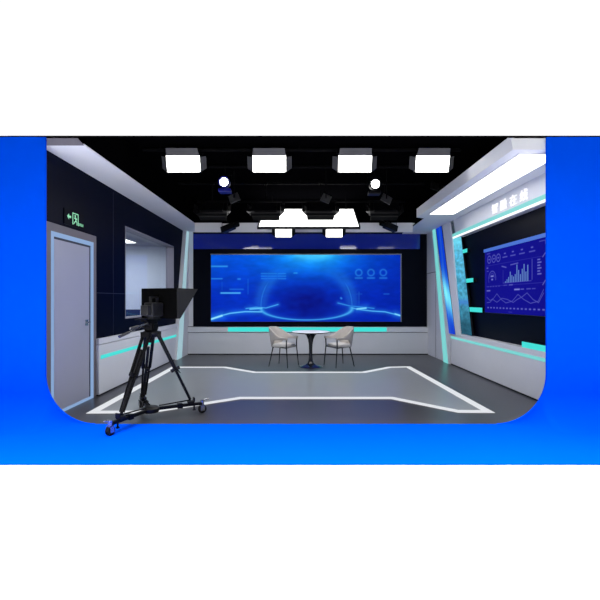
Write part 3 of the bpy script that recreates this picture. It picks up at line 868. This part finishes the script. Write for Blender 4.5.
# ------------------------------------------------------------------ tripod on its dolly
CX, CY = -1.75, 4.70
t = thing('camera_tripod', (CX, CY, 0), 'black camera tripod standing on a three-wheeled dolly at the front left', 'tripod')
angs = [R(249), R(27), R(122)]
hub = MB().lathe([(.001, .085), (.085, .085), (.095, .10), (.095, .13), (.07, .15), (.001, .15)], CX, CY, 28).build('dolly_hub', M['metal_dark'], t, smooth=True)
for k, a in enumerate(angs):
    dx, dy = math.cos(a), math.sin(a)
    def P(rr, z, side=0): return Vector((CX + dx * rr - dy * side, CY + dy * rr + dx * side, z))
    T = Matrix.Translation((CX, CY, 0)) @ Matrix.Rotation(a, 4, 'Z')
    MB().box(.06, .60, -.022, .022, .10, .135).bevel(.006).box(.30, .36, -.032, .032, .092, .145).xf(T).build('dolly_arm', M['metal_black'], t)
    MB().box(.42, .50, -.035, .035, .134, .165).bevel(.008).box(.49, .505, -.03, .03, .15, .20).xf(T).build('foot_clamp', M['metal_dark'], t)
    # caster
    c = MB().tube([P(.60, .085), P(.60, .155)], .022, 14).box(.575, .625, -.032, -.026, .03, .10, T).box(.575, .625, .026, .032, .03, .10, T).box(.575, .625, -.032, .032, .092, .10, T).build('caster', M['steel'], t)
    for s in (-1, 1):
        MB().lathe([(.02, -.009), (.046, -.009), (.05, -.005), (.05, .005), (.046, .009), (.02, .009)], n=26).xf(T @ Matrix.Translation((.60, s * .012, .05)) @ Matrix.Rotation(R(90), 4, 'X')).build('wheel', M['rubber'], c, smooth=True)
    MB().lathe([(.001, -.024), (.022, -.024), (.022, .024), (.001, .024)], n=16).xf(T @ Matrix.Translation((.60, 0, .05)) @ Matrix.Rotation(R(90), 4, 'X')).build('wheel_hub', M['steel'], c, smooth=True)
    MB().tube([P(.50, .10), P(.50, .055)], .010, 10).tube([P(.50, .055), P(.50, .045)], .02, 10).build('jack_foot', M['metal_black'], t)
    MB().tube([P(.62, .155), P(.68, .165)], [.012, .008], 8).build('brake_lever', M['steel'], t)
    # leg: two upper tubes and two inner tubes
    top = P(.075, 1.00); bot = P(.46, .165); side = Vector((-dy, dx, 0))
    midp = top.lerp(bot, .52)
    b = MB()
    for s in (-1, 1):
        b.tube([top + side * .046 * s, midp + side * .04 * s], .019, 12)
    b.box(-.03, .03, -.062, .062, -.03, .03, Matrix.Translation(top) @ Matrix.Rotation(a, 4, 'Z'))
    lg = b.build('leg', M['metal_black'], t, smooth=False)
    b = MB(); b.tube([top.lerp(bot, .2), midp, bot.lerp(top, .02)], .017, 12)
    b.build('inner_tube', M['metal_dark'], lg, smooth=True)
    rot = (bot - top).to_track_quat('Z', 'Y').to_matrix().to_4x4()
    MB().box(-.02, .02, -.055, .055, -.02, .02, Matrix.Translation(midp) @ rot).bevel(.005).build('leg_lock', M['metal_dark'], lg)
    MB().tube([midp + Vector((dx, dy, 0)) * .02, midp + Vector((dx, dy, 0)) * .06 + Vector((0, 0, -.05))], [.008, .005], 8).build('lever', M['metal_black'], lg)
    b = MB()
    for s in (-1, 1): b.tube([midp.lerp(bot, .02) + side * .036 * s, bot.lerp(top, .04) + side * .024 * s], .012, 10)
    b.build('lower_tube', M['metal_black'], lg, smooth=True)
    MB().tube([P(.09, .15), P(.46, .175)], .008, 8).build('spreader', M['metal_black'], t)
b = MB().lathe([(.001, .96), (.05, .96), (.085, .99), (.09, 1.02), (.085, 1.035), (.001, 1.035)], CX, CY, 30)
b.build('bowl', M['metal_dark'], t, smooth=True)
MB().lathe([(.001, .90), (.022, .90), (.026, .93), (.018, .96), (.001, .96)], CX, CY, 20).build('bowl_knob', M['metal_black'], t, smooth=True)
AIM = R(-20)              # yaw of the camera: points towards the table
TA = Matrix.Translation((CX, CY, 0)) @ Matrix.Rotation(AIM, 4, 'Z')
hd = MB().box(-.055, .055, -.06, .06, 1.035, 1.15).bevel(.015).box(-.075, .075, -.035, .035, 1.06, 1.12).box(-.04, .04, -.12, .12, 1.15, 1.175).xf(TA).build('fluid_head', M['metal_black'], t)
for q0, q1 in (((-.08, -.03, 1.10), (-.087, -.40, 1.0)), ((.02, -.065, 1.13), (0, -.33, 1.085))):
    p0 = TA @ Vector(q0); p1 = TA @ Vector(q1)
    mid = p0.lerp(p1, .62)
    pb_ = MB().tube([p0, p1], .009, 10).build('pan_bar', M['steel'], t, smooth=True)
    MB().tube([mid, p1], .016, 12).build('grip', M['flap'], pb_, smooth=True)
    MB().tube([p0 - (p1 - p0).normalized() * .03, p0 + (p1 - p0).normalized() * .02], .022, 12).build('joint', M['metal_dark'], pb_, smooth=True)

# teleprompter camera
c = thing('teleprompter_camera', (CX, CY, 1.176), 'black video camera with a large hooded teleprompter on the front-left tripod', 'camera')
MB().box(-.05, .05, -.22, .34, 1.176, 1.19).bevel(.003).xf(TA).build('mounting_plate', M['metal_dark'], c)
ox = .085
b = MB().box(ox - .06, ox + .06, -.15, .045, 1.21, 1.37).bevel(.014); b.box(ox - .045, ox + .045, -.12, .0, 1.19, 1.212); b.box(ox - .012, ox + .012, -.12, .02, 1.42, 1.44); b.box(ox - .012, ox + .012, -.12, -.095, 1.36, 1.43); b.box(ox - .012, ox + .012, -.01, .015, 1.36, 1.43)
b.xf(TA).build('camera_body', M['cam_body'], c)
MB().box(ox - .05, ox + .05, -.215, -.15, 1.225, 1.34).bevel(.008).xf(TA).build('battery', M['cam_body'], c)
MB().box(ox - .12, ox - .06, -.08, -.01, 1.31, 1.37).bevel(.01).xf(TA).build('viewfinder', M['cam_body'], c)
MB().lathe([(.04, 0), (.045, 0), (.05, .12), (.045, .13), (.001, .128)], n=26).xf(TA @ Matrix.Translation((.05, .05, 1.29)) @ Matrix.Rotation(R(-90), 4, 'X')).build('lens', M['lens'], c, smooth=True)
# hood: back cloth with sides whose front edge slopes
w2 = .255; z0, z1 = 1.185, 1.535; ya, yt, yb = .06, .47, .12
hx = .065
b = MB()
b.box(hx - w2, hx + w2, ya, ya + .012, z0, z1); hood = b.xf(TA).build('hood_back', M['hood'], c)
for s in (-1, 1):
    x0 = hx + s * w2
    MB().prism([(ya, z0), (yb, z0), (yt, z1), (ya, z1)], 'x', x0 - .004, x0 + .004).xf(TA).build('hood_side', M['hood_side'], c)
MB().box(hx - w2, hx + w2, ya, yt, z1 - .004, z1 + .004).xf(TA).build('hood_top', M['hood'], c)
MB().box(hx - w2, hx + w2, ya, yb, z0 - .004, z0 + .004).xf(TA).build('hood_floor', M['hood'], c)
b = MB(); b._add([TA @ Vector(v) for v in ((hx - w2 + .008, yb - .014, z0 + .008), (hx + w2 - .008, yb - .014, z0 + .008), (hx + w2 - .008, yt - .02, z1 - .006), (hx - w2 + .008, yt - .02, z1 - .006),
    (hx - w2 + .008, yb - .008, z0 + .008), (hx + w2 - .008, yb - .008, z0 + .008), (hx + w2 - .008, yt - .014, z1 - .006), (hx - w2 + .008, yt - .014, z1 - .006))],
       [(0, 1, 2, 3), (7, 6, 5, 4), (0, 4, 5, 1), (1, 5, 6, 2), (2, 6, 7, 3), (3, 7, 4, 0)])
b.build('beam_splitter', M['glass'], c)

# ------------------------------------------------------------------ light
def area(name, loc, rot, sx, sy, power, col=(1, 1, 1), spread=180):
    l = bpy.data.lights.new(name, 'AREA'); l.shape = 'RECTANGLE'; l.size = sx; l.size_y = sy; l.energy = power; l.color = col; l.spread = R(spread)
    o = bpy.data.objects.new(name, l); C.objects.link(o); o.location = loc; o.rotation_euler = rot
    return o
area('added_front_lamp', (0, 1.4, 5.2), (0, 0, 0), 10, 3.0, 850, spread=80)  # unseen lamp added to burn out the white floor and wash the blue
area('added_studio_fill', (0, 7.0, 3.05), (0, 0, 0), 3.6, 2.2, 150)  # unseen area light added to brighten the studio interior
area('control_room_lamp', (-4.4, 8.6, 2.75), (0, 0, 0), 1.5, 1.2, 60, (.86, .92, 1))

w = bpy.data.worlds.new('world'); bpy.context.scene.world = w; w.use_nodes = True
nt = w.node_tree; bg = nt.nodes['Background']
tc = nt.nodes.new('ShaderNodeTexCoord'); sx = nt.nodes.new('ShaderNodeSeparateXYZ'); mr = nt.nodes.new('ShaderNodeMapRange')
nt.links.new(tc.outputs['Generated'], sx.inputs[0]); nt.links.new(sx.outputs['Y'], mr.inputs['Value'])
mr.inputs['From Min'].default_value = -.2; mr.inputs['From Max'].default_value = .25
mr.inputs['To Min'].default_value = .06; mr.inputs['To Max'].default_value = 1.05
bg.inputs['Color'].default_value = (1, 1, 1, 1)
nt.links.new(mr.outputs['Result'], bg.inputs['Strength'])

sc = bpy.context.scene
sc.view_settings.view_transform = 'Standard'; sc.view_settings.look = 'None'
sc.view_settings.exposure = 0; sc.view_settings.gamma = 1; sc.view_settings.use_curve_mapping = False
